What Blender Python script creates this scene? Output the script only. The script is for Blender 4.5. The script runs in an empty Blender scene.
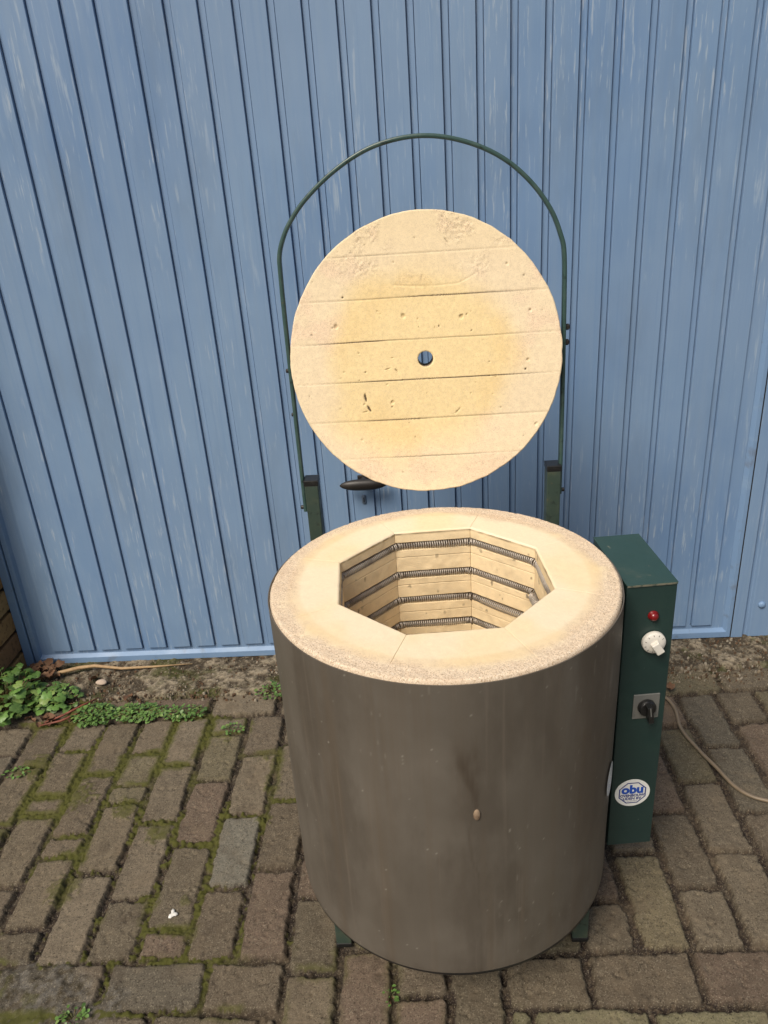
import bpy, math, random
import numpy as np
from mathutils import Vector, Matrix
random.seed(7); rng = np.random.default_rng(7)
S = bpy.context.scene; COL = S.collection
R_ = math.radians

# ------------------------------------------------------------------ camera
yaw, pit, rol = R_(-2.7715), R_(24.0087), R_(-3.8762)
CAM = Vector((-0.0369, -1.1602, 1.4126))
fw = Vector((math.sin(yaw)*math.cos(pit), math.cos(yaw)*math.cos(pit), -math.sin(pit)))
rt = Vector((math.cos(yaw), -math.sin(yaw), 0)); up = rt.cross(fw)
r2 = math.cos(rol)*rt + math.sin(rol)*up; u2 = -math.sin(rol)*rt + math.cos(rol)*up
cd = bpy.data.cameras.new('camera'); cam = bpy.data.objects.new('camera', cd); COL.objects.link(cam)
m = Matrix((r2, u2, -fw)).transposed().to_4x4(); m.translation = CAM; cam.matrix_world = m
cd.sensor_fit = 'HORIZONTAL'; cd.sensor_width = 36; cd.lens = 36*767.99/768
cd.clip_start = .02; cd.clip_end = 2000
S.camera = cam
# ------------------------------------------------------------------ light
SUN_EL, SUN_AZ = R_(50), R_(214)      # azimuth of the sun, clockwise from +y
w = bpy.data.worlds.new('World'); S.world = w; w.use_nodes = True
nt = w.node_tree; nt.nodes.clear()
sk = nt.nodes.new('ShaderNodeTexSky'); sk.sky_type = 'NISHITA'; sk.sun_disc = False
sk.sun_elevation = SUN_EL; sk.sun_rotation = SUN_AZ; sk.air_density = 1.2; sk.dust_density = 4; sk.ozone_density = .6
bg = nt.nodes.new('ShaderNodeBackground'); bg.inputs[1].default_value = .085
wo = nt.nodes.new('ShaderNodeOutputWorld')
nt.links.new(sk.outputs[0], bg.inputs[0]); nt.links.new(bg.outputs[0], wo.inputs[0])
sl = bpy.data.lights.new('sun', 'SUN'); sl.energy = 3.1; sl.angle = R_(26); sl.color = (1, .915, .80)
so = bpy.data.objects.new('sun', sl); COL.objects.link(so)
sd = Vector((math.sin(SUN_AZ)*math.cos(SUN_EL), math.cos(SUN_AZ)*math.cos(SUN_EL), math.sin(SUN_EL)))
so.rotation_euler = sd.to_track_quat('Z', 'Y').to_euler(); so.location = (-2, -3, 4)
S.view_settings.view_transform = 'Standard'; S.view_settings.look = 'None'
S.view_settings.gamma = 1; S.view_settings.exposure = 0.14; S.view_settings.use_curve_mapping = False

# ------------------------------------------------------------------ helpers
def h2(ix, iy, s):
    h = (ix.astype(np.int64)*374761393 + iy.astype(np.int64)*668265263 + s*1442695041) & 0x7fffffff
    h = ((h ^ (h >> 13))*1274126177) & 0x7fffffff
    h = (h ^ (h >> 16)) & 0xffffff
    return h/float(0xffffff)
def vn(x, y, s=0):
    x = np.asarray(x, float); y = np.asarray(y, float)
    ix = np.floor(x); iy = np.floor(y); fx = x-ix; fy = y-iy
    fx = fx*fx*(3-2*fx); fy = fy*fy*(3-2*fy)
    a = h2(ix, iy, s); b = h2(ix+1, iy, s); c = h2(ix, iy+1, s); d = h2(ix+1, iy+1, s)
    return (a*(1-fx)+b*fx)*(1-fy)+(c*(1-fx)+d*fx)*fy
def fbm(x, y, s=0, o=4):
    r = 0; a = .5; t = 0
    for i in range(o):
        r = r+a*vn(x*2**i, y*2**i, s+i*17); t += a; a *= .5
    return r/t
def sst(a, b, x): 
    t = np.clip((x-a)/(b-a), 0, 1); return t*t*(3-2*t)

class MB:
    """collects verts / faces / per-face material index"""
    def __init__(s): s.v = []; s.f = []; s.mi = []; s.m = 0
    def add(s, vs, fs, M=None):
        n = len(s.v)
        if M is not None: vs = [tuple(M @ Vector(v)) for v in vs]
        s.v += [tuple(v) for v in vs]; s.f += [tuple(n+i for i in f) for f in fs]; s.mi += [s.m]*len(fs); return s
    def box(s, x0, x1, y0, y1, z0, z1, M=None):
        vs = [(x, y, z) for z in (z0, z1) for y in (y0, y1) for x in (x0, x1)]
        return s.add(vs, [(0,2,3,1),(4,5,7,6),(0,1,5,4),(2,6,7,3),(0,4,6,2),(1,3,7,5)], M)
    def lathe(s, prof, n=48, M=None, cap=True):
        vs = [(r*math.cos(2*math.pi*i/n), r*math.sin(2*math.pi*i/n), z) for r, z in prof for i in range(n)]
        fs = [(j*n+i, j*n+(i+1)%n, (j+1)*n+(i+1)%n, (j+1)*n+i) for j in range(len(prof)-1) for i in range(n)]
        if cap: fs += [tuple(range(n))[::-1], tuple((len(prof)-1)*n+i for i in range(n))]
        return s.add(vs, fs, M)
    def tube(s, pts, rad, n=8, cap=True, ry=None):
        pts = [Vector(p) for p in pts]; N = len(pts); vs = []
        rad = rad if hasattr(rad, '__len__') else [rad]*N
        prev = None
        for i, p in enumerate(pts):
            t = (pts[min(i+1, N-1)]-pts[max(i-1, 0)]).normalized()
            if prev is None:
                a = Vector((0, 0, 1)) if abs(t.z) < .9 else Vector((1, 0, 0)); u = t.cross(a).normalized()
            else: u = (prev-t*prev.dot(t)).normalized()
            prev = u; v = t.cross(u)
            for k in range(n):
                an = 2*math.pi*k/n; vs.append(p+(u*math.cos(an)+v*math.sin(an))*rad[i])
        fs = [(i*n+k, i*n+(k+1)%n, (i+1)*n+(k+1)%n, (i+1)*n+k) for i in range(N-1) for k in range(n)]
        if cap: fs += [tuple(range(n))[::-1], tuple((N-1)*n+k for k in range(n))]
        return s.add(vs, fs)
def link(name, me, mats, parent=None, smooth=True, bevel=0, seg=2, loc=None, autos=None):
    for mm in (mats if isinstance(mats, (list, tuple)) else [mats]): me.materials.append(mm)
    if smooth: me.polygons.foreach_set('use_smooth', [True]*len(me.polygons))
    o = bpy.data.objects.new(name, me); COL.objects.link(o)
    if parent: o.parent = parent
    if loc: o.location = loc
    if bevel:
        b = o.modifiers.new('bevel', 'BEVEL'); b.width = bevel; b.segments = seg; b.limit_method = 'ANGLE'; b.angle_limit = R_(35)
        b.harden_normals = False
    if autos is not None:
        sharp(me, autos)
    return o
def sharp(me, ang):
    import bmesh
    bm = bmesh.new(); bm.from_mesh(me); ca = R_(ang)
    for e in bm.edges:
        if len(e.link_faces) == 2 and e.calc_face_angle(0) > ca: e.smooth = False
    bm.to_mesh(me); bm.free()
def build(mb, name, mats, parent=None, **k):
    me = bpy.data.meshes.new(name); me.from_pydata(mb.v, [], mb.f); 
    o = link(name, me, mats, parent, **k)
    if any(mb.mi): me.polygons.foreach_set('material_index', mb.mi)
    me.update(); return o
def gridmesh(name, P, closed_u=False, flip=False):
    """P: (nv, nu, 3) array -> mesh of quads"""
    nv, nu = P.shape[:2]; me = bpy.data.meshes.new(name)
    idx = np.arange(nv*nu).reshape(nv, nu)
    if closed_u: a = idx[:-1]; b = np.roll(idx, -1, 1)[:-1]; c = np.roll(idx, -1, 1)[1:]; d = idx[1:]
    else: a = idx[:-1, :-1]; b = idx[:-1, 1:]; c = idx[1:, 1:]; d = idx[1:, :-1]
    F = np.stack([a, b, c, d], -1).reshape(-1, 4)
    if flip: F = F[:, ::-1]
    me.vertices.add(nv*nu); me.vertices.foreach_set('co', P.reshape(-1).astype(np.float32))
    me.loops.add(F.size); me.loops.foreach_set('vertex_index', F.reshape(-1).astype(np.int32))
    me.polygons.add(len(F)); me.polygons.foreach_set('loop_start', (np.arange(len(F))*4).astype(np.int32))
    try: me.polygons.foreach_set('loop_total', np.full(len(F), 4, np.int32))
    except Exception: pass
    me.update(calc_edges=True); return me
def vcol(me, name, rgb):
    a = me.color_attributes.new(name, 'FLOAT_COLOR', 'POINT')
    c = np.ones((len(me.vertices), 4), np.float32); c[:, :3] = rgb.reshape(-1, 3); a.data.foreach_set('color', c.reshape(-1))
def vflt(me, name, f):
    a = me.attributes.new(name, 'FLOAT', 'POINT'); a.data.foreach_set('value', f.reshape(-1).astype(np.float32))
def empty(name, loc=(0, 0, 0), parent=None, rz=0):
    o = bpy.data.objects.new(name, None); COL.objects.link(o); o.location = loc; o.rotation_euler.z = rz; o.empty_display_size = .05
    if parent: o.parent = parent
    return o
def tag(o, label=None, cat=None, group=None, kind=None):
    if label: o['label'] = label
    if cat: o['category'] = cat
    if group: o['group'] = group
    if kind: o['kind'] = kind
    return o

def M(name, col, rough=.6, metal=0., layers=(), bumps=(), attr=None, attr_layers=(), spec=.5, rough_var=None, trans=0, coat=0, aspk=()):
    """Principled material. layers: (colour, scale, lo, hi, amount, stretch, kind). bumps: (scale, strength, dist, stretch, kind)"""
    mt = bpy.data.materials.new(name); mt.use_nodes = True; t = mt.node_tree; L = t.links.new
    b = t.nodes['Principled BSDF']; tc = t.nodes.new('ShaderNodeTexCoord')
    def tex(scale, st, kind, det=5, rough_=.6):
        mp = t.nodes.new('ShaderNodeMapping'); mp.inputs['Scale'].default_value = st; L(tc.outputs['Object'], mp.inputs[0])
        if kind == 'v':
            n = t.nodes.new('ShaderNodeTexVoronoi'); n.inputs['Scale'].default_value = scale; L(mp.outputs[0], n.inputs['Vector']); return n.outputs['Distance']
        n = t.nodes.new('ShaderNodeTexNoise'); n.inputs['Scale'].default_value = scale; n.inputs['Detail'].default_value = det
        n.inputs['Roughness'].default_value = rough_; L(mp.outputs[0], n.inputs['Vector']); return n.outputs['Fac']
    def ramp(src, lo, hi, amt):
        r = t.nodes.new('ShaderNodeMapRange'); r.interpolation_type = 'SMOOTHSTEP'
        r.inputs['From Min'].default_value = lo; r.inputs['From Max'].default_value = hi
        r.inputs['To Min'].default_value = 0; r.inputs['To Max'].default_value = amt; L(src, r.inputs['Value']); return r.outputs[0]
    def mix(f, a, c, mode='MIX'):
        x = t.nodes.new('ShaderNodeMix'); x.data_type = 'RGBA'; x.blend_type = mode
        L(f, x.inputs[0]) if not isinstance(f, float) else setattr(x.inputs[0], 'default_value', f)
        L(a, x.inputs[6])
        if isinstance(c, tuple): x.inputs[7].default_value = (*c, 1)
        else: L(c, x.inputs[7])
        return x.outputs[2]
    if attr:
        at = t.nodes.new('ShaderNodeAttribute'); at.attribute_name = attr; cur = at.outputs['Color']
    else:
        rgb = t.nodes.new('ShaderNodeRGB'); rgb.outputs[0].default_value = (*col, 1); cur = rgb.outputs[0]
    for ly in layers:
        c, sc, lo, hi, amt = ly[:5]; st = ly[5] if len(ly) > 5 else (1, 1, 1); kd = ly[6] if len(ly) > 6 else 'n'
        mode = ly[7] if len(ly) > 7 else 'MIX'
        if isinstance(sc, tuple): src = None
        f = ramp(tex(sc, st, kd), lo, hi, amt)
        if len(ly) > 8:      # multiply by second mask (scale, lo, hi, stretch)
            s2 = ly[8]; g = ramp(tex(s2[0], s2[3] if len(s2) > 3 else (1, 1, 1), 'n'), s2[1], s2[2], 1.0)
            mm = t.nodes.new('ShaderNodeMath'); mm.operation = 'MULTIPLY'; L(f, mm.inputs[0]); L(g, mm.inputs[1]); f = mm.outputs[0]
        cur = mix(f, cur, c, mode)
    for an, c, amt in attr_layers:
        a2 = t.nodes.new('ShaderNodeAttribute'); a2.attribute_name = an
        f = ramp(a2.outputs['Fac'], 0, 1, amt); cur = mix(f, cur, c)
    for an_, c, sc, lo, hi, amt in aspk:
        a2 = t.nodes.new('ShaderNodeAttribute'); a2.attribute_name = an_
        mm = t.nodes.new('ShaderNodeMath'); mm.operation = 'MULTIPLY'; L(a2.outputs['Fac'], mm.inputs[0]); L(ramp(tex(sc, (1, 1, 1), 'n', 3, .7), lo, hi, amt), mm.inputs[1]); cur = mix(mm.outputs[0], cur, c)
    L(cur, b.inputs['Base Color'])
    b.inputs['Roughness'].default_value = rough; b.inputs['Metallic'].default_value = metal
    b.inputs['Specular IOR Level'].default_value = spec
    if coat: b.inputs['Coat Weight'].default_value = coat; b.inputs['Coat Roughness'].default_value = .2
    if rough_var:
        sc, lo, hi = rough_var; r = t.nodes.new('ShaderNodeMapRange'); r.inputs['From Min'].default_value = .3; r.inputs['From Max'].default_value = .7
        r.inputs['To Min'].default_value = lo; r.inputs['To Max'].default_value = hi; L(tex(sc, (1, 1, 1), 'n'), r.inputs['Value']); L(r.outputs[0], b.inputs['Roughness'])
    if trans:
        b.inputs['Subsurface Weight'].default_value = trans; b.inputs['Subsurface Radius'].default_value = (.004, .008, .002); b.inputs['Subsurface Scale'].default_value = 1
    prev = None
    for bp in bumps:
        sc, stg, dist = bp[:3]; st = bp[3] if len(bp) > 3 else (1, 1, 1); kd = bp[4] if len(bp) > 4 else 'n'
        n = t.nodes.new('ShaderNodeBump'); n.inputs['Strength'].default_value = stg; n.inputs['Distance'].default_value = dist
        L(tex(sc, st, kd), n.inputs['Height'])
        if prev: L(prev, n.inputs['Normal'])
        prev = n.outputs[0]
    if prev: L(prev, b.inputs['Normal'])
    return mt

# ------------------------------------------------------------------ materials
V = (1, 1, .06)
blue = M('blue_paint', (.178, .274, .425), .46, layers=[
    ((.205, .315, .47), 1.6, .35, .7, .75),
    ((.115, .215, .395), 1.3, .42, .66, .75, (1, 1, .6)),
    ((.20, .29, .42), 60, .4, .7, .35, (1, 1, .02)),
    ((.13, .23, .40), 140, .5, .75, .4, (1, 1, .015)),
    ((.10, .14, .19), 6, .50, .72, .22, (1, 1, .3)),
    ((.36, .44, .53), 75, .57, .69, .55, (1, 1, .085), 'n', 'MIX', (4, .44, .62, (1, 1, .35))),
    ((.40, .47, .54), 170, .57, .67, .6, (1, 1, .07), 'n', 'MIX', (3.2, .42, .62, (1, 1, .5))),
    ((.09, .11, .12), 420, .70, .78, .6)],
    bumps=[(90, .12, .0012, (1, 1, .05)), (700, .06, .0005)], rough_var=(8, .42, .62))
blue_frame = M('blue_frame_paint', (.17, .275, .44), .5, layers=[
    ((.24, .34, .47), 14, .5, .72, .6, (.3, 1, 1)), ((.13, .16, .19), 30, .58, .75, .5), ((.12, .10, .075), 9, .60, .75, .5)],
    bumps=[(120, .15, .001)], rough_var=(10, .4, .6))
darkgap = M('dark_gap', (.012, .012, .012), .8)  # near-black, stands in for the shade in the door gaps
green = M('green_enamel', (.015, .034, .032), .36, layers=[
    ((.021, .048, .041), 6, .4, .7, .6), ((.010, .030, .028), 25, .5, .7, .5), ((.05, .07, .05), 90, .62, .75, .35),
    ((.45, .45, .38), 75, .03, .0, .0, (1, 1, 1), 'v'), ((.42, .43, .37), 150, .715, .735, .9)],
    bumps=[(500, .10, .0004), (25, .05, .001)], rough_var=(14, .28, .5))
green_old = M('green_frame_paint', (.040, .062, .048), .36, layers=[
    ((.085, .095, .06), 20, .45, .7, .7), ((.012, .018, .014), 60, .55, .7, .7), ((.13, .08, .04), 110, .66, .74, .7)],
    bumps=[(300, .15, .0005)], rough_var=(30, .3, .6))
black = M('black_plastic', (.012, .012, .012), .38, layers=[((.05, .045, .04), 60, .55, .75, .5)], bumps=[(300, .1, .0005)])
blackdull = M('dark_bakelite', (.018, .015, .013), .45, layers=[((.06, .05, .04), 25, .5, .75, .6)], bumps=[(200, .15, .0005)])
white = M('white_plastic', (.72, .69, .62), .38, layers=[((.45, .40, .30), 60, .55, .75, .5)])
redl = M('red_lens', (.17, .006, .007), .3, layers=[((.22, .004, .006), 90, .5, .7, .5)], coat=.5)
greyp = M('grey_plate', (.20, .20, .185), .45, .3, layers=[((.10, .10, .09), 40, .5, .7, .5)])
stwhite = M('sticker_white', (.74, .74, .70), .4, layers=[((.55, .52, .45), 40, .55, .75, .5)])
stblue = M('sticker_blue', (.01, .075, .42), .4)
stdark = M('sticker_ink', (.03, .045, .20), .4)
shellm = M('weathered_steel', (.158, .138, .112), .46, .42, layers=[
    ((.195, .172, .142), 3.5, .38, .7, .8), ((.112, .094, .074), 8, .46, .68, .7, (1, 1, .35)),
    ((.150, .115, .080), 30, .45, .72, .4, (1, 1, .04)), ((.23, .19, .15), 75, .55, .72, .3, (1, 1, .03)),
    ((.60, .57, .50), 260, .775, .80, .7)],
    attr_layers=[('stain', (.066, .046, .030), .60), ('pale', (.42, .39, .33), .7)],
    bumps=[(6, .12, .004), (260, .07, .0005)], rough_var=(7, .42, .60), spec=.35)
steel = M('dull_steel', (.30, .27, .23), .5, .7, layers=[((.16, .10, .06), 30, .5, .7, .6)])
brickm = M('insulating_brick', (.75, .6, .4), .93, attr='col', layers=[
    ((.70, .57, .40), 700, .55, .70, .35), ((.93, .84, .66), 420, .55, .75, .22), ((.36, .24, .12), 190, .725, .76, .5)],
    attr_layers=[('dark', (.055, .035, .020), .95)],
    aspk=[('rough', (.30, .20, .12), 420, .50, .62, .75), ('rough', (.88, .80, .66), 520, .54, .64, .6), ('rough', (.20, .13, .08), 240, .60, .68, .6), ('rough', (.55, .42, .30), 45, .5, .66, .4)],
    bumps=[(1100, .5, .0010), (450, .25, .0008)], spec=.15)
coilm = M('element_wire', (.50, .45, .39), .5, .45, layers=[((.50, .46, .40), 30, .5, .62, .8), ((.14, .11, .08), 22, .5, .62, .5)])
pavem = M('paving', (.1, .1, .1), .88, attr='col', layers=[
    ((.30, .26, .19), 360, .54, .66, .55), ((.024, .017, .010), 280, .53, .66, .75), ((.20, .17, .12), 42, .55, .75, .30),
    ((.06, .045, .03), 17, .5, .7, .40), ((.17, .13, .085), 9, .5, .7, .35)],
    attr_layers=[('moss', (.066, .068, .011), .92)],
    bumps=[(420, .55, .0022), (90, .4, .0025)], spec=.3)
apronm = M('rough_concrete', (.1, .1, .1), .93, attr='col', layers=[
    ((.30, .26, .19), 120, .54, .66, .55), ((.035, .026, .018), 90, .52, .66, .75), ((.05, .06, .015), 14, .55, .68, .55)],
    bumps=[(220, .9, .004), (60, .8, .006)], spec=.2)
gravm = M('grit', (.1, .1, .1), .9, attr='col', layers=[((.04, .03, .02), 200, .5, .7, .5)], bumps=[(500, .5, .001)], spec=.25)
pierbrick = M('pier_brick', (.1, .1, .1), .9, attr='col', layers=[((.05, .03, .015), 60, .5, .7, .6), ((.30, .20, .10), 200, .6, .72, .4)],
    bumps=[(200, .6, .002)], spec=.25)
leafm = M('leaf_green', (.075, .17, .030), .45, attr='col', layers=[((.16, .26, .07), 60, .5, .7, .5), ((.05, .11, .025), 25, .5, .7, .4)],
    bumps=[(300, .3, .0008)], trans=.0, spec=.4)
stemm = M('plant_stem', (.09, .10, .03), .6, layers=[((.16, .06, .03), 50, .45, .6, .7)])
redstem = M('red_stem', (.20, .055, .030), .6, layers=[((.30, .12, .07), 60, .5, .65, .6), ((.08, .03, .02), 40, .5, .65, .6)])
deadleaf = M('dead_leaf', (.13, .065, .032), .8, layers=[((.22, .13, .07), 50, .45, .65, .7), ((.05, .025, .015), 90, .55, .7, .6)], bumps=[(200, .5, .001)])
strawm = M('dry_stalk', (.40, .27, .14), .7, layers=[((.24, .14, .07), 60, .5, .7, .6)], bumps=[(200, .4, .001, (.1, 1, 1))])
cablem = M('cable_sheath', (.19, .145, .095), .5, layers=[((.14, .11, .075), 40, .45, .7, .6)])
stonem = M('pale_stone', (.45, .36, .28), .8, bumps=[(200, .5, .002)])
wallplain = M('wall_brick_plain', (.16, .10, .05), .9)

# ------------------------------------------------------------------ ground and pavement
def ground():
    # far ground, one big sheet
    mb = MB(); r = 400
    mb.add([(-r, -r, -.03), (r, -r, -.03), (r, r, -.03), (-r, r, -.03)], [(0, 1, 2, 3)])
    g = M('far_paving', (.085, .078, .062), .9, layers=[((.05, .045, .035), 3, .4, .7, .7), ((.03, .025, .02), 60, .5, .7, .7)], bumps=[(40, .5, .01)])
    tag(build(mb, 'ground', g, smooth=False), kind='structure')
ground()

PX0, PX1, PY0, PY1, ST = -1.62, 1.42, -.56, .775, .0028
def pavement():
    xs = np.arange(PX0, PX1, ST); ys = np.arange(PY0, PY1, ST)
    X, Y = np.meshgrid(xs, ys)
    # slow warp so that courses are not ruler straight
    WX = X+(fbm(X*3+5, Y*3, 3, 2)-.5)*.016; WY = Y-.022*X*sst(.4, .62, Y)+(fbm(X*3, Y*3+9, 4, 2)-.5)*.014
    bricks = []   # x0,x1,y0,y1
    pitch = .1049
    # crossing joints observed in each column (left block from x0=-.545)
    cr = {-10: [.10], -9: [.20], -8: [.07], -7: [.489], -6: [.223], -5: [.497, .324, .26, .05], -4: [.395, .187, .124, -.06], -3: [.477, .350, .285, .078],
          -2: [.420, .221, .007], -1: [.545, .355, .148, -.071], 0: [.451, .236, .030], 1: [.49, .279, .076], 2: [.41, .2, .0, -.167],
          3: [.30, .09, -.12], 4: [.41, .2, -.01, -.22], 5: [.3, .09, -.12]}
    crr = {0: [.09, .30, -.12], 1: [-.029, .18, .39], 2: [.091, .30], 3: [-.003, .207, .417], 4: [.087, .299, .503], 5: [.199, .422, -.011],
           6: [.499, .29, .08], 7: [.40, .19, -.02], 8: [.51, .30, .09], 9: [.41, .2, 0], 10: [.3, .1], 11: [.2, 0]}
    def column(x0, x1, lst, ylo, yhi):
        js = sorted(set(lst)); 
        if not js: js = [.1]
        a = js[0]
        while a-.21 > ylo+.03: a -= .21; js.insert(0, a)
        a = js[-1]
        while a+.21 < yhi-.03: a += .21; js.append(a)
        full = [js[0]]
        for j in js[1:]:
            while j-full[-1] > .27: full.append(full[-1]+.21)
            full.append(j)
        js = [j for j in full if ylo+.025 < j < yhi-.025]
        b = [ylo]+js+[yhi]
        for c, d in zip(b[:-1], b[1:]): bricks.append((x0, x1, c, d))
    XL = -.545
    for k in range(-10, 6):
        x0 = XL+pitch*k; x1 = x0+pitch
        lo = -.140 if x1 < -.33 else -.56
        column(x0, x1, cr.get(k, [.1]), lo, .628)
    xr0 = .351-2*.1065; column(XL+pitch*6, xr0, [.2, -.01], -.145, .628)
    for k in range(0, 12):
        x0 = xr0+.1065*k; column(x0, x0+.1065, crr.get(k, [.1]), -.140, .628)
    def row(y0, y1, xsj):
        for a, b in zip(xsj[:-1], xsj[1:]): bricks.append((a, b, y0, y1))
    def fill(js, lo, hi, p=.213):
        js = sorted(js)
        while js[0]-p > lo: js.insert(0, js[0]-p)
        while js[-1]+p < hi: js.append(js[-1]+p)
        return [lo]+[j for j in js if lo < j < hi]+[hi]
    row(-.245, -.140, fill([-.693, -.492], PX0, XL+pitch*2))
    row(-.350, -.245, fill([-.58], PX0, XL+pitch*2)); row(-.455, -.35, fill([-.68], PX0, XL+pitch*2)); row(-.56, -.455, fill([-.6], PX0, XL+pitch*2))
    x6 = XL+pitch*6
    row(-.248, -.140, fill([.241, .446], x6, PX1)); row(-.353, -.248, fill([.34], x6, PX1)); row(-.456, -.353, fill([.22], x6, PX1)); row(-.56, -.456, fill([.3], x6, PX1))
    row(.628, .730, fill([-.667, -.469], PX0, PX1))
    Z = np.full(X.shape, -.0135); C = np.zeros(X.shape+(3,)); JD = np.full(X.shape, 1.); 
    bedn = fbm(X*90, Y*90, 11, 3); bedc = fbm(X*260, Y*260, 12, 2)
    # soil of the joints
    soil = np.array([.022, .015, .009]); soil2 = np.array([.075, .055, .036])
    C[:] = soil+(soil2-soil)*sst(.5, .8, bedc)[..., None]
    Z += (bedn-.5)*.010+(bedc-.5)*.005
    wide = .0048+.0045*fbm(X*2.2, Y*2.2, 21, 2)
    en = (fbm(X*28, Y*28, 31, 3)-.5)*.009+(fbm(X*110, Y*110, 33, 2)-.5)*.0068
    surf = (fbm(X*60, Y*60, 41, 3)-.5)*.0026-sst(.70, .78, fbm(X*75, Y*75, 45, 2))*.0025+(fbm(X*14, Y*14, 43, 2)-.5)*.004+(vn(X*330, Y*330, 44)-.5)*.0009
    fine = fbm(X*150, Y*150, 51, 3)
    pal = [(.150, .120, .080), (.165, .134, .092), (.142, .112, .076), (.158, .115, .082), (.136, .116, .084), (.152, .128, .078), (.128, .104, .070), (.170, .138, .096), (.155, .125, .086), (.146, .115, .080)]
    mossn = fbm(X*7, Y*7, 61, 3); mossf = fbm(X*120, Y*120, 63, 3)
    moss = np.zeros(X.shape)
    rr = random.Random(5)
    for (x0, x1, y0, y1) in bricks:
        i0 = max(0, int((x0-.03-PX0)/ST)); i1 = min(len(xs), int((x1+.03-PX0)/ST)+1)
        j0 = max(0, int((y0-.03-PY0)/ST)); j1 = min(len(ys), int((y1+.03-PY0)/ST)+1)
        if i1 <= i0 or j1 <= j0: continue
        sl_ = np.s_[j0:j1, i0:i1]
        rot = rr.uniform(-.012, .012); cx, cy = (x0+x1)/2+rr.uniform(-.0015, .0015), (y0+y1)/2+rr.uniform(-.002, .002)
        ux = WX[sl_]-cx; uy = WY[sl_]-cy; ux, uy = ux+uy*rot, uy-ux*rot
        hx, hy = (x1-x0)/2, (y1-y0)/2; wd = wide[sl_]; rc = .0045+rr.random()*.006
        qx = np.abs(ux)-(hx-wd-rc); qy = np.abs(uy)-(hy-wd-rc)
        d = np.hypot(np.maximum(qx, 0), np.maximum(qy, 0))+np.minimum(np.maximum(qx, qy), 0)-rc
        d = -(d+en[sl_]*(.7+.6*rr.random()))         # >0 inside
        t = np.clip(d/.0036, 0, 1)
        prof = np.where(d > 0, np.sqrt(np.maximum(0, 1-(1-t)**2)), 0)
        top = rr.uniform(-.0018, .0018)+ux*rr.uniform(-.02, .02)+uy*rr.uniform(-.012, .012)+surf[sl_]
        z = -.018+(.018+top)*prof
        ins = d > 0
        Zs = Z[sl_]; Cs = C[sl_]; up_ = ins & (z > Zs)
        Zs[up_] = z[up_]
        base = np.array(rr.choice(pal))*rr.uniform(.74, .94)*(1-.16*sst(-.1, .9, cx))  # darker to the right: light falloff put into the brick colour
        if abs(cx+.495) < .05 and .10 < cy < .24: base = np.array([.142, .132, .104])       # the one bluish grey brick
        if cy < -.25 and cx > .1: base = np.array([.150, .136, .078])
        if cx > .33 and cx < .46 and -.14 < cy < .09: base = np.array([.140, .116, .070])
        cc = base*(1+(fine[sl_][..., None]-.5)*.5)
        edge = sst(.010, .0, d)
        cc = cc*(1-.25*edge[..., None])
        Cs[up_] = cc[up_]
        JDs = JD[sl_]; JDs[up_] = np.minimum(JDs[up_], 0)
        ms = moss[sl_]; lf = 1.0
        em = sst(.020, .001, d+(mossf[sl_]-.5)*.02)*sst(.48, .64, mossn[sl_])*.85*np.clip(.35-X[sl_], 0, 1)
        ms[up_] = em[up_]
    joint = JD > .5
    leftw = np.clip(.10+(.05-X)*1.5, .0, 1)
    mj = sst(.44, .57, mossn*.55+.45*fbm(X*2.6, Y*2.6, 65, 2)+.12*(leftw-.5)+.34*(mossf-.5))*leftw*(.15+.85*sst(.36, .56, fbm(X*5.5+2, Y*5.5, 66, 2)))
    moss[joint] = mj[joint]
    Z[joint] += (moss[joint]*(.006+.008*mossf[joint]))
    # moss cushions spilling on bricks
    for (mx, my, ms_, am) in [(-.94, .32, .055, 1), (-.80, .27, .03, .9), (-.47, .43, .035, .9), (-.445, .33, .022, 1), (-.445, .22, .02, 1), (-1.09, .42, .045, .9),
                              (-.86, .05, .03, .8), (-.60, .535, .03, .9), (-.69, .20, .03, .9), (-.83, -.21, .025, .6), (-.58, .0, .02, .7), (-1.1, .2, .04, .8), (-.36, .45, .02, .8)]:
        dd = np.hypot((X-mx), (Y-my)*.8)/ms_
        f = sst(.95, .35, dd+(mossn-.5)*2.0+(mossf-.5)*1.6)*am*.8
        moss = np.maximum(moss, f); Z += f*.006*(.4+mossf)
    # crumbled concrete patch in the near left corner
    f = sst(1.0, .6, np.hypot((X+.83)/.22, (Y+.22)/.085)+(fbm(X*20, Y*20, 71, 3)-.5)*1.0)
    Z = Z*(1-f)+f*(-.002+(fbm(X*70, Y*70, 72, 3)-.5)*.010)
    C = C*(1-f[..., None])+f[..., None]*(np.array([.085, .075, .058])+(fbm(X*110, Y*110, 73, 3)-.5)[..., None]*.13)
    C = np.clip(C, .012, 1)
    # mossy hue and speckle
    mcol = moss[..., None]
    me = gridmesh('pavement', np.stack([X, Y, Z], -1)); vcol(me, 'col', C); vflt(me, 'moss', np.clip(moss*(.55+.9*mossf), 0, 1))
    o = link('pavement', me, pavem); tag(o, kind='structure')
pavement()

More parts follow.
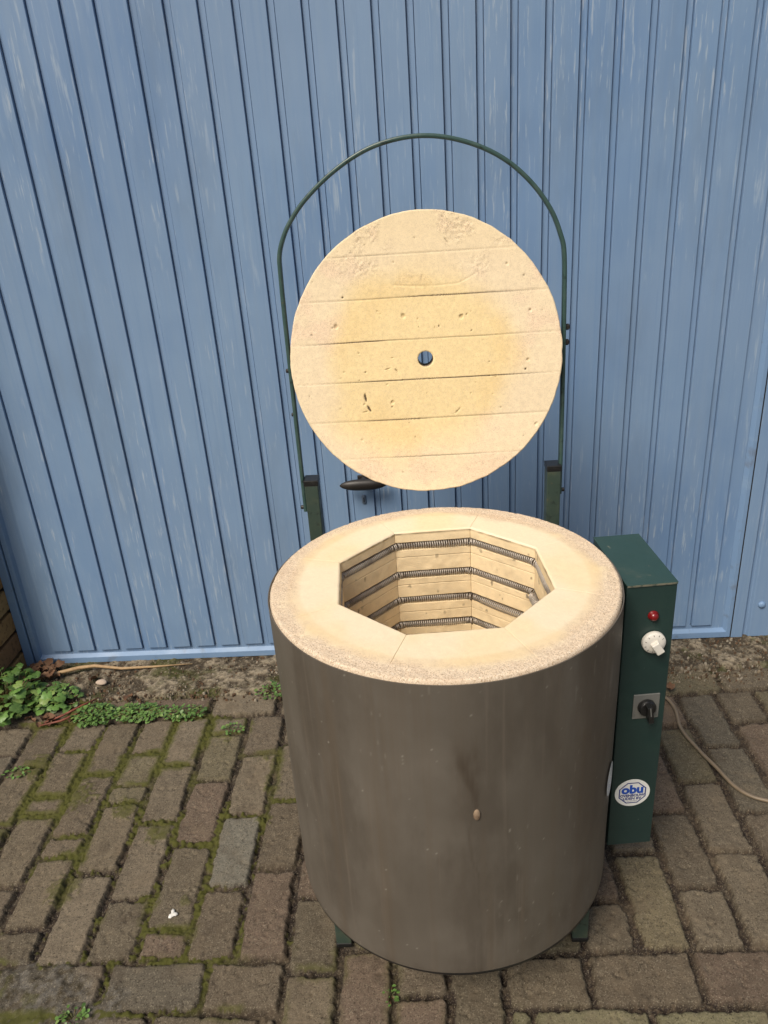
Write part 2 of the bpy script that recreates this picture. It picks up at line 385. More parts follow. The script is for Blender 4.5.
def apron():
    xs = np.arange(-1.62, 1.9, .004); ys = np.arange(.700, 1.0, .004); X, Y = np.meshgrid(xs, ys)
    n1 = fbm(X*9, Y*14, 81, 4); n2 = fbm(X*60, Y*60, 82, 4); n3 = fbm(X*200, Y*200, 83, 2)
    edge = .730+.022*X+(fbm(X*12, Y*3, 84, 3)-.5)*.035
    Z = -.004+sst(0, .02, Y-edge)*.008+(n1-.5)*.012+(n2-.5)*.010+(n3-.5)*.004
    Z = np.where(Y < edge, np.minimum(Z, -.006), Z)
    dark = np.array([.060, .047, .032]); lite = np.array([.27, .225, .16]); 
    f = sst(.40, .66, n2*.6+n1*.4); C = dark+(lite-dark)*f[..., None]*(.5+n3[..., None])
    ms = sst(.56, .68, fbm(X*7+3, Y*9, 85, 3))*np.clip(.5-X*.9, 0, 1)
    C = C*(1-ms[..., None]*.8)+np.array([.050, .055, .010])*ms[..., None]*.8
    me = gridmesh('concrete_apron', np.stack([X, Y, Z], -1)); vcol(me, 'col', C)
    tag(link('concrete_apron', me, apronm), kind='structure')
    # loose grit on the apron: one mass
    N = 5200
    vs = []; fs = []; cs = []
    r = random.Random(3)
    for i in range(N):
        x = r.uniform(-1.33, 1.3); y = r.uniform(.705, .905) if r.random() < .85 else r.gauss(.70, .02)
        s = abs(r.gauss(0, .0022))+.0012; s = min(s, .008)
        if r.random() > .45+.55*float(fbm(np.array(x*8.), np.array(y*8.), 86, 2)): continue
        z = .004; n = len(vs); a0 = r.uniform(0, 6.28); el = r.uniform(.5, 1.0)
        ring = [(x+math.cos(a0+k*1.2566)*s*r.uniform(.7, 1.2), y+math.sin(a0+k*1.2566)*s*el*r.uniform(.7, 1.2)) for k in range(5)]
        vs += [(p[0], p[1], z-.004) for p in ring]+[(x+(p[0]-x)*.7, y+(p[1]-y)*.7, z+s*.6*r.uniform(.6, 1.2)) for p in ring]
        for k in range(5): fs.append((n+k, n+(k+1)%5, n+5+(k+1)%5, n+5+k))
        fs.append(tuple(n+5+k for k in range(5)))
        c = r.choice([(.20, .16, .11), (.11, .08, .05), (.30, .26, .20), (.08, .05, .03), (.15, .13, .09), (.12, .07, .04)])
        cs += [c]*10
    me = bpy.data.meshes.new('gravel'); me.from_pydata(vs, [], fs); vcol(me, 'col', np.array(cs))
    tag(link('gravel', me, gravm, smooth=False), 'loose brown and tan grit along the foot of the door', 'grit', kind='stuff')
apron()

# ------------------------------------------------------------------ garage door
YD = .906
def garage_door():
    root = empty('garage_door', (0, YD, 0))
    tag(root, 'weathered blue ribbed metal garage door behind the kiln', 'garage door')
    pitch = .0786; rib = .0630; base = -1.179
    edges = []
    for k in range(0, 27): rr_ = base+pitch*k; edges.append((rr_-rib, rr_-.0035))
    xs = [-1.2850]
    for a, b in edges: xs += [a-.0024, a-.0022, a-.0006, a-.0004, a, a+.0010, (a+b)/2-.012, (a+b)/2+.012, b-.0010, b, b+.0004, b+.0006, b+.0022, b+.0024]
    xs += [.8990]; xs = np.array(sorted(xs))
    zs = np.array([.0335, .0345, .0452, .0465, .0484, .0496, .052, .06]+list(np.arange(.08, 2.25, .03)))
    X, Z = np.meshgrid(xs, zs); D = np.full(X.shape, .0110)
    for i, (a, b) in enumerate(edges):
        m_ = (X >= a-1e-6) & (X <= b+1e-6); D = np.where(m_ & (Z > .0490), .0030, D)
        sl1 = ((X > a-.0023) & (X < a-.0005)) | ((X < b+.0023) & (X > b+.0005)); D = np.where(sl1 & (Z > .0480), .0155, D)
        sl2 = (X > a-.0023) & (X < b+.0023) & (np.abs(Z-.0475) < .0012); D = np.where(sl2, .0190, D)
        m2 = ((np.abs(X-a) < 1e-6) | (np.abs(X-b) < 1e-6)) & (Z > .049); D = np.where(m2, .0042, D)
    D = D+(fbm(X*2.2, Z*1.3, 91, 3)-.5)*.009*sst(0, .15, Z-.05)
    D = D+np.where(D < .009, (fbm(X*12, Z*5, 92, 2)-.5)*.0022, 0)
    X = X-Z*.0065*np.clip((.6-X)/1.0, 0, 1.5)*sst(-1.285, -1.15, X)      # the sheet hangs slightly out of plumb in its frame
    me = gridmesh('panel', np.stack([X, D, Z], -1))
    o = link('panel', me, blue, root, smooth=True, autos=14)
    # pressed frame: bottom rail with sloping top, side rails
    mb = MB()
    def strip(prof, a, b, vert=False):
        n = len(prof)
        if vert: vs = [(p, q, a) for p, q in prof]+[(p, q, b) for p, q in prof]
        else: vs = [(a, q, p) for p, q in prof]+[(b, q, p) for p, q in prof]
        mb.add(vs, [(i, (i+1) % n, n+(i+1) % n, n+i) for i in range(n)]+[tuple(range(n))[::-1], tuple(range(n, 2*n))])
    strip([(.004, 0), (.024, 0), (.036, .0135), (.036, .030), (.004, .030)], -1.306, .922)
    strip([(-1.306, -.0005), (-1.290, -.0005), (-1.2835, .014), (-1.2835, .030), (-1.306, .030)], .0045, 2.25, True)
    strip([(.922, -.0005), (.910, -.0005), (.8975, .014), (.8975, .030), (.922, .030)], .0045, 2.25, True)
    build(mb, 'frame', blue_frame, root, smooth=False, bevel=.0012)
    # dark strip below the bottom rail
    mb = MB(); mb.box(-1.305, .921, .004, .028, -.012, .0045); build(mb, 'bottom_strip', darkgap, root, smooth=False)
    # lozenge turn handle
    hx, hz = -.188, .597
    mb = MB(); n = 22; secs = []
    for i in range(n+1):
        t = -1+2*i/n; w_ = .0150*(1-abs(t)**2.6)**.7+.002; dp = .013*(1-abs(t)**3)+.002
        secs.append((hx+.068*t, w_, dp))
    vs = []
    for x, w_, dp in secs:
        for k in range(14):
            a = 2*math.pi*k/14; vs.append((x, -.040+dp*math.sin(a)*.9, hz+w_*math.cos(a)))
    fs = [(i*14+k, i*14+(k+1) % 14, (i+1)*14+(k+1) % 14, (i+1)*14+k) for i in range(n) for k in range(14)]+[tuple(range(14))[::-1], tuple(n*14+k for k in range(14))]
    mb.add(vs, fs)
    h = build(mb, 'handle', blackdull, root)
    mb = MB(); Mx = Matrix.Translation((hx, 0, hz)) @ Matrix.Rotation(R_(90), 4, 'X')
    mb.lathe([(.011, -.012), (.011, .034)], 20, Mx); build(mb, 'spindle', blackdull, h, autos=40)
    mb = MB(); mb.box(hx-.019, hx+.019, -.0035, .006, hz-.014, hz+.014); build(mb, 'backplate', blackdull, h, smooth=False, bevel=.002)
    mb = MB(); vs = []
    for s, y in ((1, .004), (1, -.0005), (.85, -.0025)):
        for k in range(20):
            a = 2*math.pi*k/20; vs.append((-.193+.0065*s*math.cos(a), y, .534+.006*s*math.sin(a)+(.009*s if math.sin(a) > 0 else -.009*s)))
    mb.add(vs, [(j*20+k, j*20+(k+1) % 20, (j+1)*20+(k+1) % 20, (j+1)*20+k) for j in range(2) for k in range(20)]+[tuple(40+k for k in range(20))])
    kp = build(mb, 'keyhole_plate', M('keyhole_metal', (.10, .14, .20), .45), root)
    mb = MB(); mb.box(-.1944, -.1916, -.0030, -.002, .527, .541); build(mb, 'keyhole', darkgap, kp, smooth=False)
garage_door()

def side_jambs():
    o = empty('door_jamb', (-1.3235, YD, 0)); tag(o, 'narrow blue metal jamb between the garage door and the brick pier', 'door jamb')
    mb = MB(); mb.box(-.0135, .0135, -.006, .06, 0, 2.3); build(mb, 'jamb_profile', blue_frame, o, smooth=False, bevel=.002)
    mb = MB(); mb.box(.0135, .0175, .012, .05, 0, 2.3); build(mb, 'gap_shade', darkgap, o, smooth=False)  # near-black strip painting the shade in the left door gap
    # right: fixed blue side panel with a folded edge and a bolt
    p = empty('side_panel', (.926, YD, 0)); tag(p, 'fixed blue sheet metal side panel with a round bolt right of the door gap', 'metal panel')
    mb = MB(); pr = [(0, .0), (.034, -.0), (.041, .012), (.050, .012), (.055, .002), (.62, .002), (.62, .05), (0, .05)]; n = len(pr)
    zz = (.002, 2.3)
    mb.add([(a, b, zz[0]) for a, b in pr]+[(a, b, zz[1]) for a, b in pr], [(i, (i+1) % n, n+(i+1) % n, n+i) for i in range(n)]+[tuple(range(n))[::-1], tuple(range(n, 2*n))])
    build(mb, 'sheet', blue, p, smooth=False, bevel=.0015)
    mb = MB(); mb.lathe([(.0115, -.001), (.0110, .003), (.0085, .006), (.004, .0078), (.0008, .0082)], 24, Matrix.Translation((.081, .002, .117)) @ Matrix.Rotation(R_(90), 4, 'X'))
    build(mb, 'bolt', blue_frame, p)
    mb = MB(); mb.box(-.0038, -.0002, .0015, .05, 0, 2.25); build(mb, 'gap_shade', darkgap, p, smooth=False)  # flush near-black filler, gives the right door gap its shade
    # lintel
    l = empty('lintel', (0, YD, 2.3)); tag(l, 'plain brick lintel above the blue garage door', 'lintel', kind='structure')
    mb = MB(); mb.box(-2.6, 2.8, -.05, .2, .0, .6); build(mb, 'wall', wallplain, l, smooth=False)
side_jambs()

def brick_pier():
    root = empty('brick_wall', (-1.339, .8, 0)); tag(root, 'brown brick reveal wall beside the left foot of the door', 'brick wall')
    mb = MB(); mb.box(-1.2, -.012, -.06, .3, -.02, 2.3)
    mort = M('dark_mortar', (.045, .036, .026), .95, bumps=[(300, .5, .002)])
    build(mb, 'mortar', mort, root, smooth=False)
    vs = []; fs = []; cs = []; r = random.Random(9)
    for c in range(30):
        z0 = c*.0765-.01; off = (c % 2)*.11
        for k in range(-1, 6):
            y1 = .106-off-k*.22+.11; y0 = y1-.21
            y0 = max(y0, -.065); y1 = min(y1, .106)
            if y1-y0 < .03: continue
            n = len(vs); j = [r.uniform(-.002, .002) for _ in range(4)]
            for x, e in ((-.05, 0), (-.002, 0), (.002, .004)):
                vs += [(x, y0+e, z0+e), (x, y1-e, z0+e+j[0]), (x, y1-e+j[1], z0+.065-e), (x, y0+e, z0+.065-e+j[2])]
            for q in range(2):
                for i in range(4): a = n+q*4; fs.append((a+i, a+(i+1) % 4, a+4+(i+1) % 4, a+4+i))
            fs.append((n+8, n+9, n+10, n+11))
            col = np.array(r.choice([(.30, .175, .07), (.26, .15, .065), (.33, .21, .09), (.22, .12, .055)])); cs += [col]*12
    me = bpy.data.meshes.new('bricks'); me.from_pydata(vs, [], fs); vcol(me, 'col', np.array(cs)); link('bricks', me, pierbrick, root, smooth=False)
brick_pier()
def right_wall():
    root = empty('brick_wall', (1.55, .86, 0)); tag(root, 'brown brick wall beyond the right end of the blue side panel', 'brick wall')
    mb = MB(); mb.box(0, 1.2, 0, .3, -.02, 2.3); build(mb, 'wall', wallplain, root, smooth=False)
right_wall()

# ------------------------------------------------------------------ kiln
KR = .30; ZT = .7676; ZB = .1704
kiln = empty('kiln', (0, .005, 0)); tag(kiln, 'round top loading electric kiln with its brick lid raised', 'kiln')
def shell():
    nth = 560; nz = 170
    th = np.linspace(0, 2*np.pi, nth, endpoint=False); zz = np.linspace(ZB, ZT-.006, nz)
    T, Z = np.meshgrid(th, zz)
    D = (fbm(np.cos(T)*2+7, Z*2.5+np.sin(T)*2, 101, 3)-.5)*.0045
    T0 = np.degrees((T+np.pi) % (2*np.pi)-np.pi)
    def arc(deg): return (T0-deg)*np.pi/180*KR
    # rust drip stain above the little plug and thin run below
    a = arc(-84.4); top = -.0085*sst(.528, .68, Z)*2.0
    wob = (fbm(Z*30, Z*0, 111, 3)-.5)*.006
    wd = .009+.030*sst(.545, .665, Z)
    st = sst(1, .25, np.abs(a-top-wob)/wd)*sst(.522, .540, Z)*sst(.71, .60, Z)*(.25+.9*fbm(a*160, Z*26, 112, 3))
    path = np.interp(Z, [.17, .30, .40, .44, .49, .525], [.003, .003, .001, -.010, -.013, -.004])
    run = sst(.0032, .0008, np.abs(a-path-wob*.4))*(Z < .525)*(.16+.3*fbm(Z*60, Z*0, 113, 2))
    a2 = arc(-111.6); run2 = sst(.006, .001, np.abs(a2-.004))*sst(.56, .62, Z)*sst(.74, .70, Z)*.25
    # uneven darker tone towards the bottom edge
    low_dark = sst(.025, .0, Z-ZB)*.5*fbm(T*20, Z*30, 114, 2)
    stain = np.clip(st*.95+run+run2+low_dark, 0, 1)
    patches = sst(.60, .75, fbm(T*4.2, Z*7, 115, 4))*.25
    stain = np.clip(stain+patches, 0, 1)
    rightpale = sst(6, 1.5, np.abs(T0+12))*0
    sc = sst(.84, .88, fbm(T*110, Z*110, 116, 3))*.7+sst(.80, .86, fbm(T*110+9, Z*40, 118, 2))*.35*sst(.5, .7, fbm(T*3, Z*6, 119, 2))
    pale = np.clip(sc+sst(1., .3, np.hypot((arc(-21)-.004*np.sin(Z*40))/.007, (Z-.69)/.05))*.9*sst(.35, .6, fbm(T*80, Z*22, 120, 3))+sst(1., .3, np.hypot(arc(-20)/.004, (Z-.50)/.07))*.5+sst(1., .2, np.hypot(arc(-32)/.012, (Z-.66)/.06))*.6*fbm(T*50, Z*20, 117, 2), 0, 1)
    R = KR+D*(1-sst(.0, .02, ZT-Z)*0)
    # rolled lower edge
    P = np.stack([R*np.cos(T), R*np.sin(T), Z], -1)
    top_in = P[-1:].copy(); top_in[..., 0] *= .994; top_in[..., 1] *= .994
    top_in2 = top_in.copy(); top_in2[..., 2] -= .03
    low = P[:1].copy(); low[..., 0] *= .985; low[..., 1] *= .985; low[..., 2] -= .0005
    ext = lambda A: np.concatenate([A[:1], A, A[-1:], A[-1:]], 0)
    PP = np.concatenate([low, P, top_in, top_in2], 0)
    me = gridmesh('shell', PP, closed_u=True); vflt(me, 'stain', ext(stain)); vflt(me, 'pale', ext(pale))
    o = link('shell', me, shellm, kiln, autos=50)
    # plug
    an = R_(-84.4)
    mb = MB(); Mx = Matrix.Translation((KR*math.cos(an), KR*math.sin(an), .524)) @ Matrix.Rotation(an, 4, 'Z') @ Matrix.Rotation(R_(90), 4, 'Y')
    mb.lathe([(.0055, -.004), (.0055, .002), (.004, .0038), (.001, .004)], 16, Mx @ Matrix.Diagonal((1.9, 1, 1, 1)))
    build(mb, 'plug', M('plug_clay', (.24, .17, .11), .8, layers=[((.12, .07, .04), 60, .5, .7, .7)]), o)
    # base pan
    mb = MB(); mb.lathe([(.286, ZB-.011), (.2965, ZB-.010), (.2985, ZB-.007), (.2985, ZB-.0015), (.290, ZB+.004)], 128); build(mb, 'base_pan', black, kiln, autos=40)
    # small round sticker on the shell edge beside the control box
    mb = MB(); ring = []; ac = R_(-24.5)
    for k in range(28):
        a = 2*math.pi*k/28; t_ = ac+.024*math.cos(a)/KR; ring.append(((KR+.0026)*math.cos(t_), (KR+.0026)*math.sin(t_), .42+.034*math.sin(a)))
    mb.add(ring+[((KR+.0026)*math.cos(ac), (KR+.0026)*math.sin(ac), .42)], [(k, (k+1) % 28, 28) for k in range(28)])
    s = build(mb, 'sticker', stwhite, o)
shell()

TH0 = R_(26)
def octr(T, R):
    a = (T-TH0) % (math.pi/4)-math.pi/8; return R*math.cos(math.pi/8)/np.cos(a)
CO = np.array([0, .006])
def lining():
    nth = 880
    th = list(np.linspace(0, 2*np.pi, nth, endpoint=False)+1e-4)
    for k in range(8):
        for e in (-.0022, -.0011, 0, .0011, .0022): th.append((TH0+k*math.pi/4+e) % (2*np.pi))
    th = np.array(sorted(th)); RO = .192
    jd = np.min(np.abs(((th[:, None]-(TH0+np.arange(8)*math.pi/4)[None]+np.pi) % (2*np.pi))-np.pi), 1)   # angle to nearest joint
    jm = sst(.0024, .0004, jd)
    rows = []; cols = []; darks = []; rgh = []
    cream = np.array([.79, .68, .49]); rim_c = np.array([.71, .575, .42]); wallc = np.array([.84, .675, .42]); pinkc = np.array([.66, .52, .38])
    # ---- outer side down into the shell, then top from outside to the hole
    ts = np.concatenate([[0], np.linspace(.0, 1, 74)])
    rout = .2975
    ang = th
    for i, t in enumerate(ts):
        r_oct = octr(th, RO); cx = CO[0]*t; cy = CO[1]*t
        r = rout*(1-t)+r_oct*t
        if i == 0: z = np.full(th.shape, ZT-.03); r = r*1.0
        else:
            dist_o = rout-r; x = r*np.cos(th); y = r*np.sin(th)
            g = fbm(x*230, y*230, 121, 3); g2 = fbm(x*60, y*60, 122, 3); n0 = fbm(x*9, y*9, 123, 3)
            outer = sst(.054, .018, dist_o+(n0-.5)*.050+(g2-.5)*.020)
            z = ZT-.0008*outer+outer*((g-.5)*.0014+(g2-.5)*.0005)+(1-outer)*(g2-.5)*.0008
            z = z-.0045*sst(.006, 0, dist_o)**2-sst(.0035, .0, (r-r_oct))*.003*(.6+.8*g2)
            z = z-jm*.0022*(1-outer)*sst(0, .004, r-r_oct)
            crumb = sst(.66, .74, g2)*outer
            z = z-crumb*.0012
            seat = sst(.055, .045, dist_o)*sst(.025, .035, dist_o)
            oc = outer[:, None]
            c = cream*(1-oc)+rim_c*oc; c = c*(1+(g[:, None]-.5)*(.08+.14*oc))+seat[:, None]*np.array([-.03, -.045, -.05])*1.2
            pit = sst(.72, .80, g)*outer*.5+jm*(1-outer)*.35*sst(0, .004, r-r_oct)
            yel = sst(.45, .75, n0)[:, None]*(1-oc); c = c+yel*np.array([.0, -.03, -.07])
            rim_dark = sst(.0035, .001, dist_o)[:, None]; c = c*(1-.25*rim_dark)
        if i == 0: c = np.tile(rim_c, (len(th), 1)); pit = np.zeros(len(th))
        rgh.append(outer if i else np.ones(len(th)))
        rows.append(np.stack([r*np.cos(th)+cx, r*np.sin(th)+cy, z], -1)); cols.append(c); darks.append(pit)
    # ---- inside wall with element grooves and course seams
    prof = [(.0005, .0035), (0, .008), (0, .0145)]
    gz = [.022, .086, .144, .201, .262, .322, .382]
    z = .0145
    seams = [.055, .117, .180, .235, .295, .355]
    ev = sorted([('g', g) for g in gz]+[('s', s) for s in seams], key=lambda e: e[1])
    for kd, g in ev:
        while z+.0035 < g-.004: z += .0028; prof.append((0, z))
        if kd == 'g': prof += [(0, g-.003), (0, g-.0006), (0, g), (.0006, g+.0001), (.0148, g+.0004), (.0165, g+.003), (.0165, g+.0145), (.0148, g+.0172), (.0006, g+.0175), (0, g+.0176), (0, g+.0183), (0, g+.0215)]; z = g+.0215
        else: prof += [(0, g-.0016), (0, g-.0008), (.0025, g-.0003), (.0025, g+.0003), (0, g+.0008), (0, g+.0016)]; z = g+.001
    prof += [(0, .40), (0, .44)]
    for d, zz in prof:
        r = octr(th, RO+d/math.cos(math.pi/8)); x = r*np.cos(th); y = r*np.sin(th); arcl = th*RO
        n = fbm(arcl*80, np.full_like(th, zz*80), 131, 3); n2 = fbm(arcl*22, np.full_like(th, zz*40), 132, 3); pt = sst(.74, .79, fbm(arcl*75, np.full_like(th, zz*75), 134, 2))*.6*(d < .003)*sst(.45, .6, fbm(arcl*9, np.full_like(th, zz*9), 135, 2))
        r = r+(n-.5)*.0016+jm*.0028*(d < .01)
        edge = 1 if .0 < zz < .02 else 0
        rows.append(np.stack([r*np.cos(th)+CO[0], r*np.sin(th)+CO[1], ZT-zz+(n2-.5)*.0012], -1))
        c = wallc*(1+(n[:, None]-.5)*.16); c = c*(1-.10*sst(.5, .7, n2)[:, None]); 
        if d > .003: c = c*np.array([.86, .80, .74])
        dk = pt+jm*.75*(d < .01)
        if abs(d-.0025) < 1e-6: dk = dk+.45
        cols.append(c); darks.append(np.clip(dk, 0, 1)); rgh.append(np.zeros(len(th))+.12)
    me = gridmesh('brick_lining', np.stack(rows, 0), closed_u=True, flip=False)
    vcol(me, 'col', np.clip(np.stack(cols, 0), 0, 1)); vflt(me, 'dark', np.stack(darks, 0)); vflt(me, 'rough', np.stack(rgh, 0))
    lin = link('brick_lining', me, brickm, kiln)
    mb = MB(); mb.lathe([(.215, ZT-.450), (.215, ZT-.438)], 32)
    fl = build(mb, 'floor_brick', M('floor_brick', (.70, .55, .34), .93, layers=[((.5, .38, .22), 40, .5, .7, .5)], bumps=[(300, .3, .001)]), lin)
    # coiled heating wires lying in the grooves
    for gi, g in enumerate(gz[:5]):
        corners = [(TH0+k*math.pi/4) for k in range(9)]; Rc = RO+.0065
        pl = [(Rc*math.cos(a), Rc*math.sin(a)+CO[1]) for a in corners]
        per = []; acc = 0; L = math.dist(pl[0], pl[1]); tot = 8*L; turns = int(tot/.0042); N = turns*9
        s = np.linspace(0, tot, N); k = np.minimum((s/L).astype(int), 7); f = s/L-k
        A = np.array(pl); base = A[k]*(1-f)[:, None]+A[k+1]*f[:, None]
        # smooth the corners
        cf = np.minimum(f, 1-f)*L; inn = sst(.012, 0, cf)*.004
        nrm = -base/np.linalg.norm(base, axis=1)[:, None]; base = base+nrm*inn[:, None]
        tang = np.gradient(base, axis=0); tang /= np.linalg.norm(tang, axis=1)[:, None]; nr = np.stack([-tang[:, 1], tang[:, 0]], 1)
        ph = np.cumsum(np.ones(N)*2*np.pi/9*(1+.25*(fbm(s*14, s*0, 141+gi, 2)-.5)))
        sag = (fbm(s*7, s*0, 151+gi, 2)-.5)*.008
        bulge = np.clip(fbm(s*5, s*0+3, 161+gi, 2)-.50, 0, 1)*.022
        rad = .0070
        px = base[:, 0]+nr[:, 0]*(rad*np.cos(ph)+bulge); py = base[:, 1]+nr[:, 1]*(rad*np.cos(ph)+bulge)
        pz = ZT-g-.0098+sag*.6-bulge*.25+rad*np.sin(ph)
        P = np.stack([px, py, pz], -1); Tn = np.gradient(P, axis=0); Tn /= np.linalg.norm(Tn, axis=1)[:, None]
        rv = np.stack([nr[:, 0]*np.cos(ph), nr[:, 1]*np.cos(ph), np.sin(ph)], -1); rv -= Tn*(rv*Tn).sum(1)[:, None]; rv /= np.linalg.norm(rv, axis=1)[:, None]
        bv = np.cross(Tn, rv); wr = .00125
        rings = np.stack([P+wr*(rv*math.cos(q)+bv*math.sin(q)) for q in (0, math.pi/2, math.pi, 1.5*math.pi)], 1)
        me = gridmesh('heating_coil', rings, closed_u=True); link('heating_coil', me, coilm, lin)
lining()

def frame_parts():
    # posts at the back
    for x0, x1, zt in ((-.2765, -.2475, .818), (.2385, .2675, .824)):
        mb = MB(); mb.box(x0, x1, .350, .384, .012, zt-.012); p = build(mb, 'post', green_old, kiln, smooth=False, bevel=.002)
        mb = MB(); mb.box(x0-.0012, x1+.0012, .3488, .3852, zt-.013, zt); build(mb, 'cap', black, p, smooth=False, bevel=.0015)
        mb = MB(); mb.box(x0-.002, x1+.002, .348, .386, 0, .012); build(mb, 'foot', black, p, smooth=False, bevel=.002)
    # front legs
    for x0 in (-.240, .226):
        mb = MB(); mb.box(x0, x0+.030, -.122, -.092, .010, ZB-.0125); l = build(mb, 'leg', green_old, kiln, smooth=False, bevel=.002)
        mb = MB(); mb.box(x0-.001, x0+.031, -.123, -.091, 0, .011); build(mb, 'foot', black, l, smooth=False, bevel=.002)
    for x0 in (-.238, .228):
        mb = MB(); mb.box(x0, x0+.026, -.0915, .349, .118, ZB-.0125); build(mb, 'side_rail', green_old, kiln, smooth=False, bevel=.002)
    for y in (-.06, .20):
        mb = MB(); mb.box(-.2175, .2275, y, y+.026, .118, ZB-.0125); build(mb, 'cross_rail', green_old, kiln, smooth=False, bevel=.002)
    # hoop that carries the lid
    arch = [(-.2815, .742), (-.2812, .95), (-.2805, 1.15), (-.2790, 1.245), (-.277, 1.275), (-.268, 1.302), (-.251, 1.332), (-.218, 1.370), (-.165, 1.412), (-.106, 1.444), (-.05, 1.4595), (.005, 1.463), (.06, 1.4545),
            (.115, 1.435), (.162, 1.407), (.204, 1.368), (.236, 1.324), (.2545, 1.281), (.2625, 1.245), (.2655, 1.15), (.2680, .95), (.2685, .755)]
    # catmull-rom
    pts = []
    for i in range(len(arch)-1):
        p0 = np.array(arch[max(i-1, 0)]); p1 = np.array(arch[i]); p2 = np.array(arch[i+1]); p3 = np.array(arch[min(i+2, len(arch)-1)])
        for t in np.linspace(0, 1, 7)[:-1]:
            pts.append(.5*((2*p1)+(-p0+p2)*t+(2*p0-5*p1+4*p2-p3)*t*t+(-p0+3*p1-3*p2+p3)*t**3))
    pts.append(np.array(arch[-1])); pts = np.array(pts); tg = np.gradient(pts, axis=0); tg /= np.linalg.norm(tg, axis=1)[:, None]; nn = np.stack([-tg[:, 1], tg[:, 0]], 1)
    sec = []
    hw, hd = .0042, .0085
    for a in np.linspace(0, 2*np.pi, 16, endpoint=False):
        ca, sa = math.cos(a), math.sin(a); sec.append((hw*math.copysign(abs(ca)**.55, ca), hd*math.copysign(abs(sa)**.55, sa)))
    Pm = np.stack([np.stack([pts[:, 0]+nn[:, 0]*u, np.full(len(pts), .368+v), pts[:, 1]+nn[:, 1]*u], -1) for u, v in sec], 1)
    me = gridmesh('lid_hoop', Pm, closed_u=True); hoop = link('lid_hoop', me, M('hoop_green', (.038, .078, .070), .32, layers=[((.07, .11, .095), 25, .45, .7, .7), ((.012, .02, .018), 60, .57, .7, .7), ((.13, .08, .04), 110, .68, .75, .6)], bumps=[(300, .15, .0005)]), kiln)
    mb = MB()
    def bolt(x, z, s, r=.0062, L_=.007, y=.368):
        mb2 = MB(); mb2.lathe([(r, 0), (r, L_*.7), (r*.7, L_), (.0005, L_)], 6 if r > .006 else 12, Matrix.Translation((x, y, z)) @ Matrix.Rotation(R_(90*s), 4, 'Y'))
        build(mb2, 'bolt', blackdull, hoop, smooth=False)
    bolt(.2705, 1.108, 1); bolt(.2705, 1.078, 1); bolt(.2722, .762, 1, .0045); bolt(-.2853, 1.052, -1, .0045, .005); bolt(-.2853, .750, -1, .0045); bolt(-.2850, .96, -1, .004, .004)
frame_parts()

